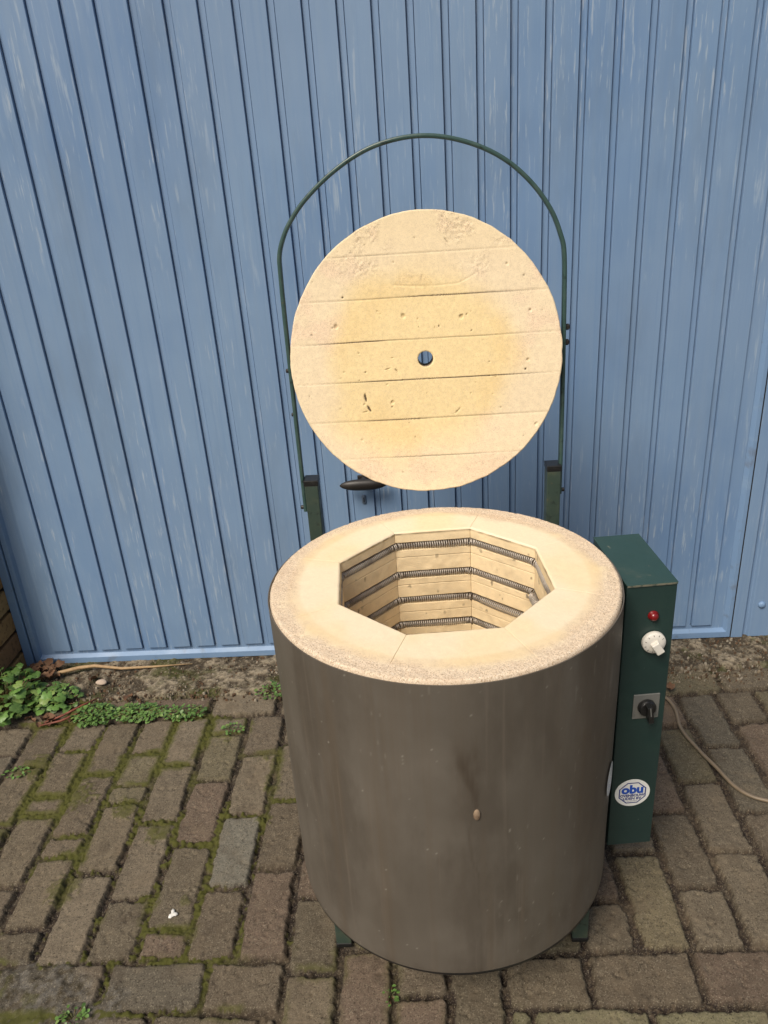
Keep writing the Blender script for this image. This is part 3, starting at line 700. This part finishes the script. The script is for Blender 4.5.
def lid():
    LR = .2675; LT = .078
    root = empty('lid', (-.0075, .338, 1.0672), kiln); root.rotation_euler = (R_(-8.5), 0, 0)
    # front face as a polar relief: local x right, z up, front towards -y
    nth = 720; radii = np.concatenate([[.0150, .0154, .0162], np.linspace(.0180, .2645, 150), [.2660, .2670, LR]])
    th = np.linspace(0, 2*np.pi, nth, endpoint=False); T, Rr = np.meshgrid(th, radii)
    wob = 1+(fbm(np.cos(T)*14+3, np.sin(T)*14, 171, 3)-.5)*.010*sst(.22, .268, Rr)
    X = Rr*np.cos(T)*wob; Z = Rr*np.sin(T)*wob
    sp = .0775; seams = [(k-.5)*sp for k in (-2, -1, 0, 1, 2, 3)]
    D = np.zeros(X.shape); dark = np.zeros(X.shape)
    g = fbm(X*220, Z*220, 181, 3); g2 = fbm(X*50, Z*50, 182, 3); n0 = fbm(X*8, Z*8, 183, 3); n1 = fbm(X*17+4, Z*17, 184, 3)
    k = np.floor(Z/sp+.5)
    off = h2(k+50, k*0+3, 7)
    D += (off-.5)*.0005
    for s in seams:
        s_ = s+(fbm(X*9, X*0+s*90, 185, 2)-.5)*.0016; a = sst(.0017, .0004, np.abs(Z-s_))
        wt = .45+.55*sst(.40, .6, fbm(X*6+s*31, X*0, 186, 2)); D += a*.0009; dark = np.maximum(dark, a*wt*.95*sst(.30, .12, Rr)+a*.12)
    # rough torn patch at the top, small chips elsewhere
    rough = sst(.5, .62, n1)*sst(.12, .19, Z)*sst(.22, .12, np.abs(X-.01)); rough = np.maximum(rough, sst(.55, .70, n1)*.22*sst(.15, .22, Rr))
    D += rough*((g2-.5)*.0010+(g-.5)*.0030); dark = np.maximum(dark, rough*sst(.62, .74, g)*.28)
    D += (g-.5)*.0003+(g2-.5)*.0003
    def pit(x, z, r, d=.003, dk=.6, el=1., ang=0.):
        u = (X-x)*math.cos(ang)+(Z-z)*math.sin(ang); v = -(X-x)*math.sin(ang)+(Z-z)*math.cos(ang)
        f = sst(1, .45, np.hypot(u/(r*el), v/r)+(g-.5)*.6); return f*d, f*dk
    pr = random.Random(12); pits = [(-.172, .070, .0055, .003, .35), (-.040, .082, .0055, .003, .30), (.072, .075, .0055, .003, .35), (.205, .080, .003, .003, .5), (-.155, .122, .0022, .003, .8), (.147, .232, .0025, .003, .6),
        (.162, .165, .003, .003, .4), (.20, -.012, .0035, .003, .3), (-.07, -.082, .005, .003, .25), (.125, -.012, .002, .002, .4), (.195, -.030, .0022, .003, .9), (-.135, -.155, .003, .002, .3), (.215, -.14, .004, .003, .3)]
    for _ in range(60): pits.append((pr.uniform(-.24, .24), pr.uniform(-.24, .24), pr.uniform(.0010, .0024), .002, pr.uniform(.3, .7)))
    for p in pits: a, b = pit(*p); D += a; dark = np.maximum(dark, b)
    for (x, z, r, el, an, dk) in [(-.123, -.070, .0030, 3.6, R_(98), 1), (-.117, -.092, .0030, 3.0, R_(118), 1), (.061, -.104, .0016, 7, R_(42), .55), (-.058, -.02, .0014, 5, R_(-50), .6), (-.075, -.015, .0012, 6, R_(15), .45),
                          (.048, .212, .0014, 5, R_(-55), .6), (-.125, -.098, .0012, 5, R_(10), .3)]:
        a, b = pit(x, z, r, .0025, dk, el, an); D += a; dark = np.maximum(dark, b)
    # shallow curved scratch
    arc_ = .134+.9*(X-.02)**2+.35*np.clip(X-.07, 0, 1); a = sst(.0018, .0006, np.abs(Z-arc_))*(X > -.055)*(X < .108); D += a*.0008
    # bright lip
    D += sst(.2660, LR, Rr)*.002+.0015*sst(.0165, .0150, Rr)
    # colours: yellow where the chamber was, paler pinkish outside
    ins = sst(.225, .150, octr(T+R_(5), 1.)*0+Rr/np.maximum(.92, np.abs(1))+(n0-.5)*.10)
    yel = np.array([.83, .655, .355]); pale = np.array([.83, .685, .465]); hot = np.array([.79, .585, .28])
    C = pale+(yel-pale)*ins[..., None]; ringy = sst(.06, .0, np.abs(Rr-.15))*ins; C = C*(1-.0*ringy[..., None])+(hot-C)*(ringy*.45*sst(.4, .65, n1))[..., None]
    pink = sst(.55, .72, n1)*(1-ins); C += pink[..., None]*np.array([.0, -.035, -.01]); C *= (1+(off[..., None]-.5)*.06)*(1+(g[..., None]-.5)*.22)
    topb = sst(.15, .24, Z); C = C+(np.array([.80, .645, .39])-C)*topb[..., None]*.45
    Pf = np.stack([X, D, Z], -1)
    side = []
    for y in (.010, .04, LT): side.append(np.stack([(LR-.0015)*np.cos(th), np.full(nth, y), (LR-.0015)*np.sin(th)], -1))
    cb = []
    for r, y in ((.1, LT), (.0148, LT), (.0148, LT*.5)): cb.append(np.stack([r*np.cos(th), np.full(nth, y), r*np.sin(th)], -1))
    PP = np.concatenate([np.array([np.stack([.0150*np.cos(th), np.full(nth, .004), .0150*np.sin(th)], -1)]), Pf, np.array(side), np.array(cb), np.array([np.stack([.0150*np.cos(th), np.full(nth, .004), .0150*np.sin(th)], -1)])], 0)
    e = len(side)+len(cb)+1
    CC = np.concatenate([C[:1]*.4, C, np.tile(C[-1:], (e, 1, 1))], 0); CC[-3:] *= .45
    DD = np.concatenate([dark[:1], dark, np.tile(dark[-1:]*0, (e, 1))], 0)
    me = gridmesh('lid_brick', PP, closed_u=True, flip=False); vcol(me, 'col', np.clip(CC, 0, 1)); vflt(me, 'dark', np.clip(DD, 0, 1))
    rg = np.clip(.26+.36*rough+.16*sst(.45, .7, n1)*(1-ins), 0, 1); vflt(me, 'rough', np.concatenate([rg[:1], rg, np.tile(rg[-1:], (e, 1))], 0))
    link('lid_brick', me, brickm, root)
    # steel band and top sheet
    mb = MB(); Mx = Matrix.Rotation(R_(-90), 4, 'X')
    mb.lathe([(LR-.0005, .010), (LR+.0008, .010), (LR+.0008, LT+.003), (LR-.004, LT+.004)], 160, Mx, cap=False); build(mb, 'band', steel, root, autos=40)
    mb = MB(); mb.lathe([(.0155, LT+.0015), (LR-.004, LT+.0015), (LR-.004, LT+.004), (.0155, LT+.004), (.0155, LT+.0015)], 96, Mx, cap=False); build(mb, 'top_sheet', steel, root, autos=40)
    for ch in root.children:
        for v in ch.data.vertices:
            if v.co.z > .02: v.co.z = .02+(v.co.z-.02)*1.032
lid()

def text_mesh(mb, s, size, cx, z, y, mi, bold=0., sx=1.):
    cu = bpy.data.curves.new('t', 'FONT'); cu.body = s; cu.size = size; cu.align_x = 'CENTER'; cu.align_y = 'CENTER'; cu.offset = bold; cu.resolution_u = 4
    o = bpy.data.objects.new('t', cu); COL.objects.link(o)
    dg = bpy.context.evaluated_depsgraph_get(); me = o.evaluated_get(dg).to_mesh()
    mb.m = mi; mb.add([(cx+v.co.x*sx, y, z+v.co.y) for v in me.vertices], [tuple(p.vertices) for p in me.polygons])
    o.evaluated_get(dg).to_mesh_clear(); bpy.data.objects.remove(o); bpy.data.curves.remove(cu)

def control_box():
    # local: x across the front, -y is the front face, origin at front right top corner; z up
    a = R_(4.3); W = .0865; Dp = .186; H = .592
    root = empty('control_box', (.3930, -.027, .751), kiln, rz=a)
    mb = MB(); mb.box(-W, 0, 0, Dp, -H, 0); b = build(mb, 'housing', green, root, smooth=False, bevel=.0018, seg=3)
    mb = MB(); mb.box(-W-.0008, .0008, -.0012, Dp+.001, -.0006, .0010); build(mb, 'cover', M('green_cover', (.022, .055, .048), .4, layers=[((.035, .07, .06), 8, .4, .7, .6), ((.30, .27, .19), 60, .66, .72, .6), ((.16, .15, .11), 14, .58, .74, .35)], bumps=[(200, .1, .0005)], rough_var=(12, .3, .5)), root, smooth=False, bevel=.0008)
    mb = MB(); mb.box(-W+.0004, -.0004, -.0018, -.0010, -.0030, .0002)
    build(mb, 'worn_edge', M('worn_paint_edge', (.16, .15, .11), .6, layers=[((.04, .06, .05), 60, .45, .6, .9)]), root, smooth=False)
    RX = Matrix.Rotation(R_(90), 4, 'X')
    T = lambda x, z, y=0: Matrix.Translation((x, y, z)) @ RX
    mb = MB(); mb.lathe([(.0095, 0), (.0095, .0018), (.0082, .0026), (.0080, .005), (.0066, .0082), (.004, .0100), (.0006, .0106)], 28, T(-.0375, -.0620)); build(mb, 'indicator_lamp', redl, root)
    # thermostat dial
    mb = MB(); c = (-.0345, -.113)
    mb.lathe([(.0200, .0015), (.0208, .003), (.0205, .009), (.0190, .0115), (.0100, .0125), (.0006, .0126)], 48, T(*c)); dial = build(mb, 'dial_knob', white, root)
    mb = MB(); Mg = Matrix.Translation((c[0], 0, c[1])) @ Matrix.Rotation(R_(-32), 4, 'Y') 
    mb.box(-.0072, .0072, -.0215, -.010, -.0185, .0050, Mg); build(mb, 'grip', white, dial, smooth=False, bevel=.0022, seg=3)
    mb = MB()
    for k in range(9):
        an = R_(35+k*32); ca, sa = math.cos(an), math.sin(an); r0, r1 = .0150, .0182; wq = .0005
        mb.add([(c[0]+r0*ca-wq*sa, -.0122, c[1]+r0*sa+wq*ca), (c[0]+r1*ca-wq*sa, -.0118, c[1]+r1*sa+wq*ca), (c[0]+r1*ca+wq*sa, -.0118, c[1]+r1*sa-wq*ca), (c[0]+r0*ca+wq*sa, -.0122, c[1]+r0*sa-wq*ca)], [(0, 1, 2, 3)])
    build(mb, 'scale_marks', blackdull, dial, smooth=False)
    # rotary switch
    s = empty('rotary_switch', (-.0355, 0, -.2525), root)
    mb = MB(); mb.box(-.0240, .0240, -.0030, 0, -.0270, .0265); build(mb, 'switch_plate', greyp, s, smooth=False, bevel=.0012)
    mb = MB(); mb.lathe([(.0165, .003), (.0160, .010), (.0140, .0135), (.0006, .014)], 32, RX); 
    mb.box(-.0048, .0048, -.0270, -.0120, -.0205, .0150, Matrix.Rotation(R_(-8), 4, 'Y'))
    build(mb, 'switch_knob', black, s, smooth=False, bevel=.0012, seg=2, autos=None)
    mb = MB(); mb.box(-.0009, .0009, -.0276, -.0268, -.004, .0140, Matrix.Rotation(R_(-8), 4, 'Y')); build(mb, 'pointer_mark', greyp, s, smooth=False)
    # round sticker
    st = MB(); cx, cz = -.0455, -.4585; R0 = .0330; st.m = 0
    n = 48; th = [2*math.pi*k/n for k in range(n)]
    q = R_(9); A = 1.03; 
    st.add([(cx+R0*A*math.cos(t), -.0006, cz+R0*math.sin(t)) for t in th]+[(cx+R0*A*math.cos(t), .001, cz+R0*math.sin(t)) for t in th], [tuple(range(n))]+[(k, (k+1) % n, n+(k+1) % n, n+k) for k in range(n)])
    st.m = 2; o1, o2 = .0276, .0252
    oc = [R_(22.5+45*k) for k in range(8)]
    st.add([(cx+o1*A*math.cos(t)/1, -.0009, cz+o1*math.sin(t)) for t in oc]+[(cx+o2*A*math.cos(t), -.0009, cz+o2*math.sin(t)) for t in oc], [(k, (k+1) % 8, 8+(k+1) % 8, 8+k) for k in range(8)])
    text_mesh(st, 'obu', .0280, cx, cz+.0080, -.0010, 1, .0013, .98)
    text_mesh(st, 'OVENBOUW', .0082, cx, cz-.0065, -.0010, 2, .00040, .98)
    text_mesh(st, 'UDEN BV', .0085, cx, cz-.0142, -.0010, 2, .00034, 1.)
    st.m = 2
    for k in range(7): x = cx-.0095+k*.0029; st.add([(x, -.0010, cz-.0205), (x+.0020, -.0010, cz-.0205), (x+.0020, -.0010, cz-.0195), (x, -.0010, cz-.0195)], [(0, 1, 2, 3)])
    build(st, 'sticker', [stwhite, stblue, stdark], root, smooth=False)
control_box()

def cable():
    pts = [(.372, .178, .20), (.375, .215, .14), (.40, .30, .04), (.46, .42, .006), (.54, .52, .005), (.60, .585, .005), (.630, .612, .0085), (.643, .560, .0095), (.634, .478, .0075), (.652, .395, .0075), (.671, .333, .0090), (.690, .272, .0075), (.715, .236, .0085), (.752, .216, .0095), (.80, .205, .0085), (.90, .19, .008), (1.05, .16, .007), (1.3, .16, .007)]
    P = []
    for i in range(len(pts)-1):
        p0, p1, p2, p3 = [np.array(pts[j]) for j in (max(i-1, 0), i, i+1, min(i+2, len(pts)-1))]
        for t in np.linspace(0, 1, 9)[:-1]: P.append(.5*((2*p1)+(-p0+p2)*t+(2*p0-5*p1+4*p2-p3)*t*t+(-p0+3*p1-3*p2+p3)*t**3))
    P.append(np.array(pts[-1])); mb = MB(); mb.tube(P, .0046, 10); build(mb, 'power_cable', cablem, kiln)
cable()

# ------------------------------------------------------------------ plants and litter
def lobed_leaf(r, size, lobes=5):
    """one cupped, lobed leaf around origin, tip towards +x; returns verts, faces"""
    n = 24; vs = [(0, 0, 0)]
    for ring in (.5, 1.):
        for k in range(n):
            a = 2*math.pi*k/n; ph = (a+math.pi)/(2*math.pi)
            rad = size*(.70+.22*abs(math.cos(a*lobes/2))**.6-.35*max(0, 1-abs(abs(a-math.pi))/.45))
            rad *= 1+.10*math.sin(a*11+r.random()*2)*(ring == 1)
            x = rad*ring*math.cos(a)+size*.35; y = rad*ring*math.sin(a)
            z = (.10 if ring < 1 else r.uniform(-.14, .05)*1.0)*size-.16*size*(x/size-.3)**2
            vs.append((x, y, z))
    vs[0] = (size*.30, 0, -.03*size)
    fs = [(0, 1+k, 1+(k+1) % n) for k in range(n)]+[(1+k, 1+n+k, 1+n+(k+1) % n, 1+(k+1) % n) for k in range(n)]
    return vs, fs
def plant(name, label, cat, loc, n, spread, size, height, seed, group=None, small=False, sy=1.):
    r = random.Random(seed); root = empty(name, loc); tag(root, label, cat, group)
    vs = []; fs = []; cs = []; st = MB()
    for i in range(n):
        rad = spread*math.sqrt(r.random()); an = r.uniform(0, 6.283)
        hx, hy = rad*math.cos(an), rad*math.sin(an)*sy; hz = height*(.25+.75*r.random())*(1-.45*rad/spread)
        s = size*r.uniform(.6, 1.2)
        if small: V_, F_ = small_leaf(r, s)
        else: V_, F_ = lobed_leaf(r, s, r.choice((3, 5, 5)))
        yaw_ = an+r.uniform(-1.2, 1.2); Mx = Matrix.Translation((hx, hy, hz)) @ Matrix.Rotation(yaw_, 4, 'Z') @ Matrix.Rotation(r.uniform(-.25, .6), 4, 'Y') @ Matrix.Rotation(r.uniform(-.4, .4), 4, 'X')
        k = len(vs); vs += [tuple(Mx @ Vector(v)) for v in V_]; fs += [tuple(k+q for q in f) for f in F_]
        c = np.array([.095, .180, .040])*r.uniform(.55, 1.35) if r.random() > .12 else np.array([.16, .23, .06]); cs += [c]*len(V_)
        if not small or r.random() < .4:
            st.tube([(hx*.35, hy*.35, 0), (hx*.7, hy*.7, hz*.6), (hx, hy, hz)], [.0014 if not small else .0007]*3, 5)
    me = bpy.data.meshes.new('foliage'); me.from_pydata(vs, [], fs); vcol(me, 'col', np.array(cs)); link('foliage', me, leafm, root)
    if st.v: build(st, 'stems', stemm, root)
    return root
def small_leaf(r, s):
    n = 8; vs = [(s*.5, 0, .0)]+[(s*.5+s*.5*math.cos(2*math.pi*k/n), s*.36*math.sin(2*math.pi*k/n), r.uniform(-.1, .1)*s+.06*s*abs(math.sin(2*math.pi*k/n))) for k in range(n)]
    return vs, [(0, 1+k, 1+(k+1) % n) for k in range(n)]
plant('leafy_plant', 'large leafy green weed at the foot of the brick wall', 'plant', (-1.315, .690, .0), 150, .120, .019, .13, 1)
plant('leafy_plant', 'smaller lobed leaf weed below the left corner of the door', 'plant', (-1.165, .705, .0), 90, .080, .016, .06, 2, sy=.7)
GW = 'low weeds between the apron and the pavers'
plant('weed_clump', 'bright green small leaved weed right of the red stems', 'weed', (-1.010, .625, .004), 330, .060, .012, .032, 3, GW, True, .75)
plant('weed_clump', 'long low strip of small leaved weed in the middle of the row', 'weed', (-.880, .632, .004), 340, .085, .012, .022, 4, GW, True, .42)
plant('weed_clump', 'small weed tuft with a pale leaf at the right end of the row', 'weed', (-.740, .625, .004), 150, .060, .011, .022, 5, GW, True, .5)
plant('weed_clump', 'weed tuft on the apron touching the left side of the kiln', 'weed', (-.500, .715, .004), 70, .045, .012, .025, 6, None, True, .8)
plant('weed_clump', 'tiny weed sprig in a joint under the apron row', 'weed', (-.585, .555, .002), 26, .028, .010, .012, 7, None, True, .7)
plant('weed_clump', 'tiny weed sprig between left edge pavers', 'weed', (-1.135, .405, .002), 30, .035, .010, .014, 8, None, True, .6)
plant('weed_clump', 'tiny weed in the joint in front of the kiln base', 'weed', (-.132, -.215, -.004), 22, .012, .007, .010, 9, None, True, 2.)
plant('weed_clump', 'weed sprig on the crumbled concrete in the near left corner', 'weed', (-.725, -.250, .0), 34, .026, .009, .016, 10, None, True, .8)

def curly(name, label, cat, pts, rad, mat, group=None):
    mb = MB(); mb.tube(pts, rad, 6); o = build(mb, name, mat); tag(o, label, cat, group); return o
curly('dry_stalk', 'long tan dry stalk lying along the foot of the blue door', 'stalk',
      [(-1.345, .765, .028), (-1.29, .79, .025), (-1.22, .82, .022), (-1.14, .85, .024), (-1.09, .855, .026), (-1.0, .846, .018), (-.9, .858, .012), (-.78, .868, .010)], [.002, .0045, .006, .006, .0055, .0045, .0035, .0015], strawm)
for i, (p, lb) in enumerate([([(-1.145, .600, .012), (-1.10, .625, .016), (-1.06, .66, .020), (-1.02, .70, .018)], 'upper of two dark red stems left of the weeds'),
             ([(-1.155, .590, .010), (-1.10, .605, .012), (-1.05, .64, .016), (-1.035, .685, .015)], 'lower of two dark red stems left of the weeds')]):
    curly('red_stem', lb, 'stem', p, [.0022, .0035, .0032, .0015], redstem, 'red stems by the weeds')
def dead(loc, s, seed):
    r = random.Random(seed); vs = []; n = 7
    for i in range(n):
        t = i/(n-1); w_ = s*.42*math.sin(math.pi*min(1, t*.95+.04))**.8
        for j in (-1, -.4, .4, 1): vs.append((s*(t-.5), w_*j, .35*s*abs(j)**1.5*r.uniform(.3, 1)+.10*s*math.sin(t*5)))
    fs = [(i*4+j, i*4+j+1, (i+1)*4+j+1, (i+1)*4+j) for i in range(n-1) for j in range(3)]
    me = bpy.data.meshes.new('dead_leaf'); me.from_pydata(vs, [], fs); o = link('dead_leaf', me, deadleaf); o.location = loc
    o.rotation_euler = (r.uniform(-.4, .4), r.uniform(-.3, .3), r.uniform(0, 6.28)); return o
r = random.Random(22)
for i in range(16):
    x = r.uniform(-1.31, -1.20); y = r.uniform(.80, .88)
    tag(dead((x, y, .014+r.random()*.015), r.uniform(.022, .045), i), 'curled brown dead leaf heaped in the left door corner', 'dead leaf', 'dead leaves in the door corner')
for i in range(9):
    x = r.uniform(-1.22, -1.06); y = r.uniform(.585, .63)
    tag(dead((x, y, .008), r.uniform(.018, .04), 40+i), 'brown dead leaf on the pavers beside the red stems', 'dead leaf', 'dead leaves beside the red stems')
for i, (x, y, lb) in enumerate([(-1.075, .80, 'dead leaf on the apron left of the pale stone'), (.655, .655, 'dead leaf fallen right of the control box'), (-.93, .70, 'reddish dead leaf above the weed strip')]):
    tag(dead((x, y, .012), .035, 70+i), lb, 'dead leaf')
def stone(name, label, loc, s, mat, seed, fl=.5):
    import bmesh
    bm = bmesh.new(); bmesh.ops.create_icosphere(bm, subdivisions=3, radius=1)
    rs = random.Random(seed); o1, o2 = rs.random()*9, rs.random()*9
    for v in bm.verts:
        k = 1+.5*(float(fbm(np.array(v.co.x*1.3+o1), np.array(v.co.y*1.3+v.co.z+o2), seed, 3))-.5); v.co = Vector((v.co.x*s[0]*k, v.co.y*s[1]*k, v.co.z*s[2]*k))
    me = bpy.data.meshes.new(name); bm.to_mesh(me); bm.free(); o = link(name, me, mat); o.location = loc; tag(o, label, name.replace('_', ' ')); return o
stone('stone', 'pale flat stone lying on the apron below the door', (-1.045, .785, .012), (.018, .011, .008), stonem, 5)
# white splash on a brick
vs = []; fs = []; n = 40; cx, cy = -.596, -.032
for ring, (k, z) in enumerate(((1, .0005), (.92, .0026), (.5, .0034))):
    for q in range(n):
        a = 2*math.pi*q/n; rad = .0085*(.35+1.1*float(fbm(np.array(math.cos(a)*1.6+3), np.array(math.sin(a)*1.6+8), 201, 3)))*(1+.35*math.cos(3*a+.5))
        vs.append((cx+rad*k*math.cos(a), cy+rad*k*1.1*math.sin(a), z))
fs = [(j*n+q, j*n+(q+1) % n, (j+1)*n+(q+1) % n, (j+1)*n+q) for j in range(2) for q in range(n)]+[tuple(2*n+q for q in range(n))]
mb = MB(); mb.add(vs, fs)
tag(build(mb, 'white_speck', M('chalk_white', (.70, .69, .65), .8, layers=[((.35, .33, .27), 300, .5, .65, .7)], bumps=[(500, .5, .001)])), 'small white splash on a paver left of the kiln', 'splash')
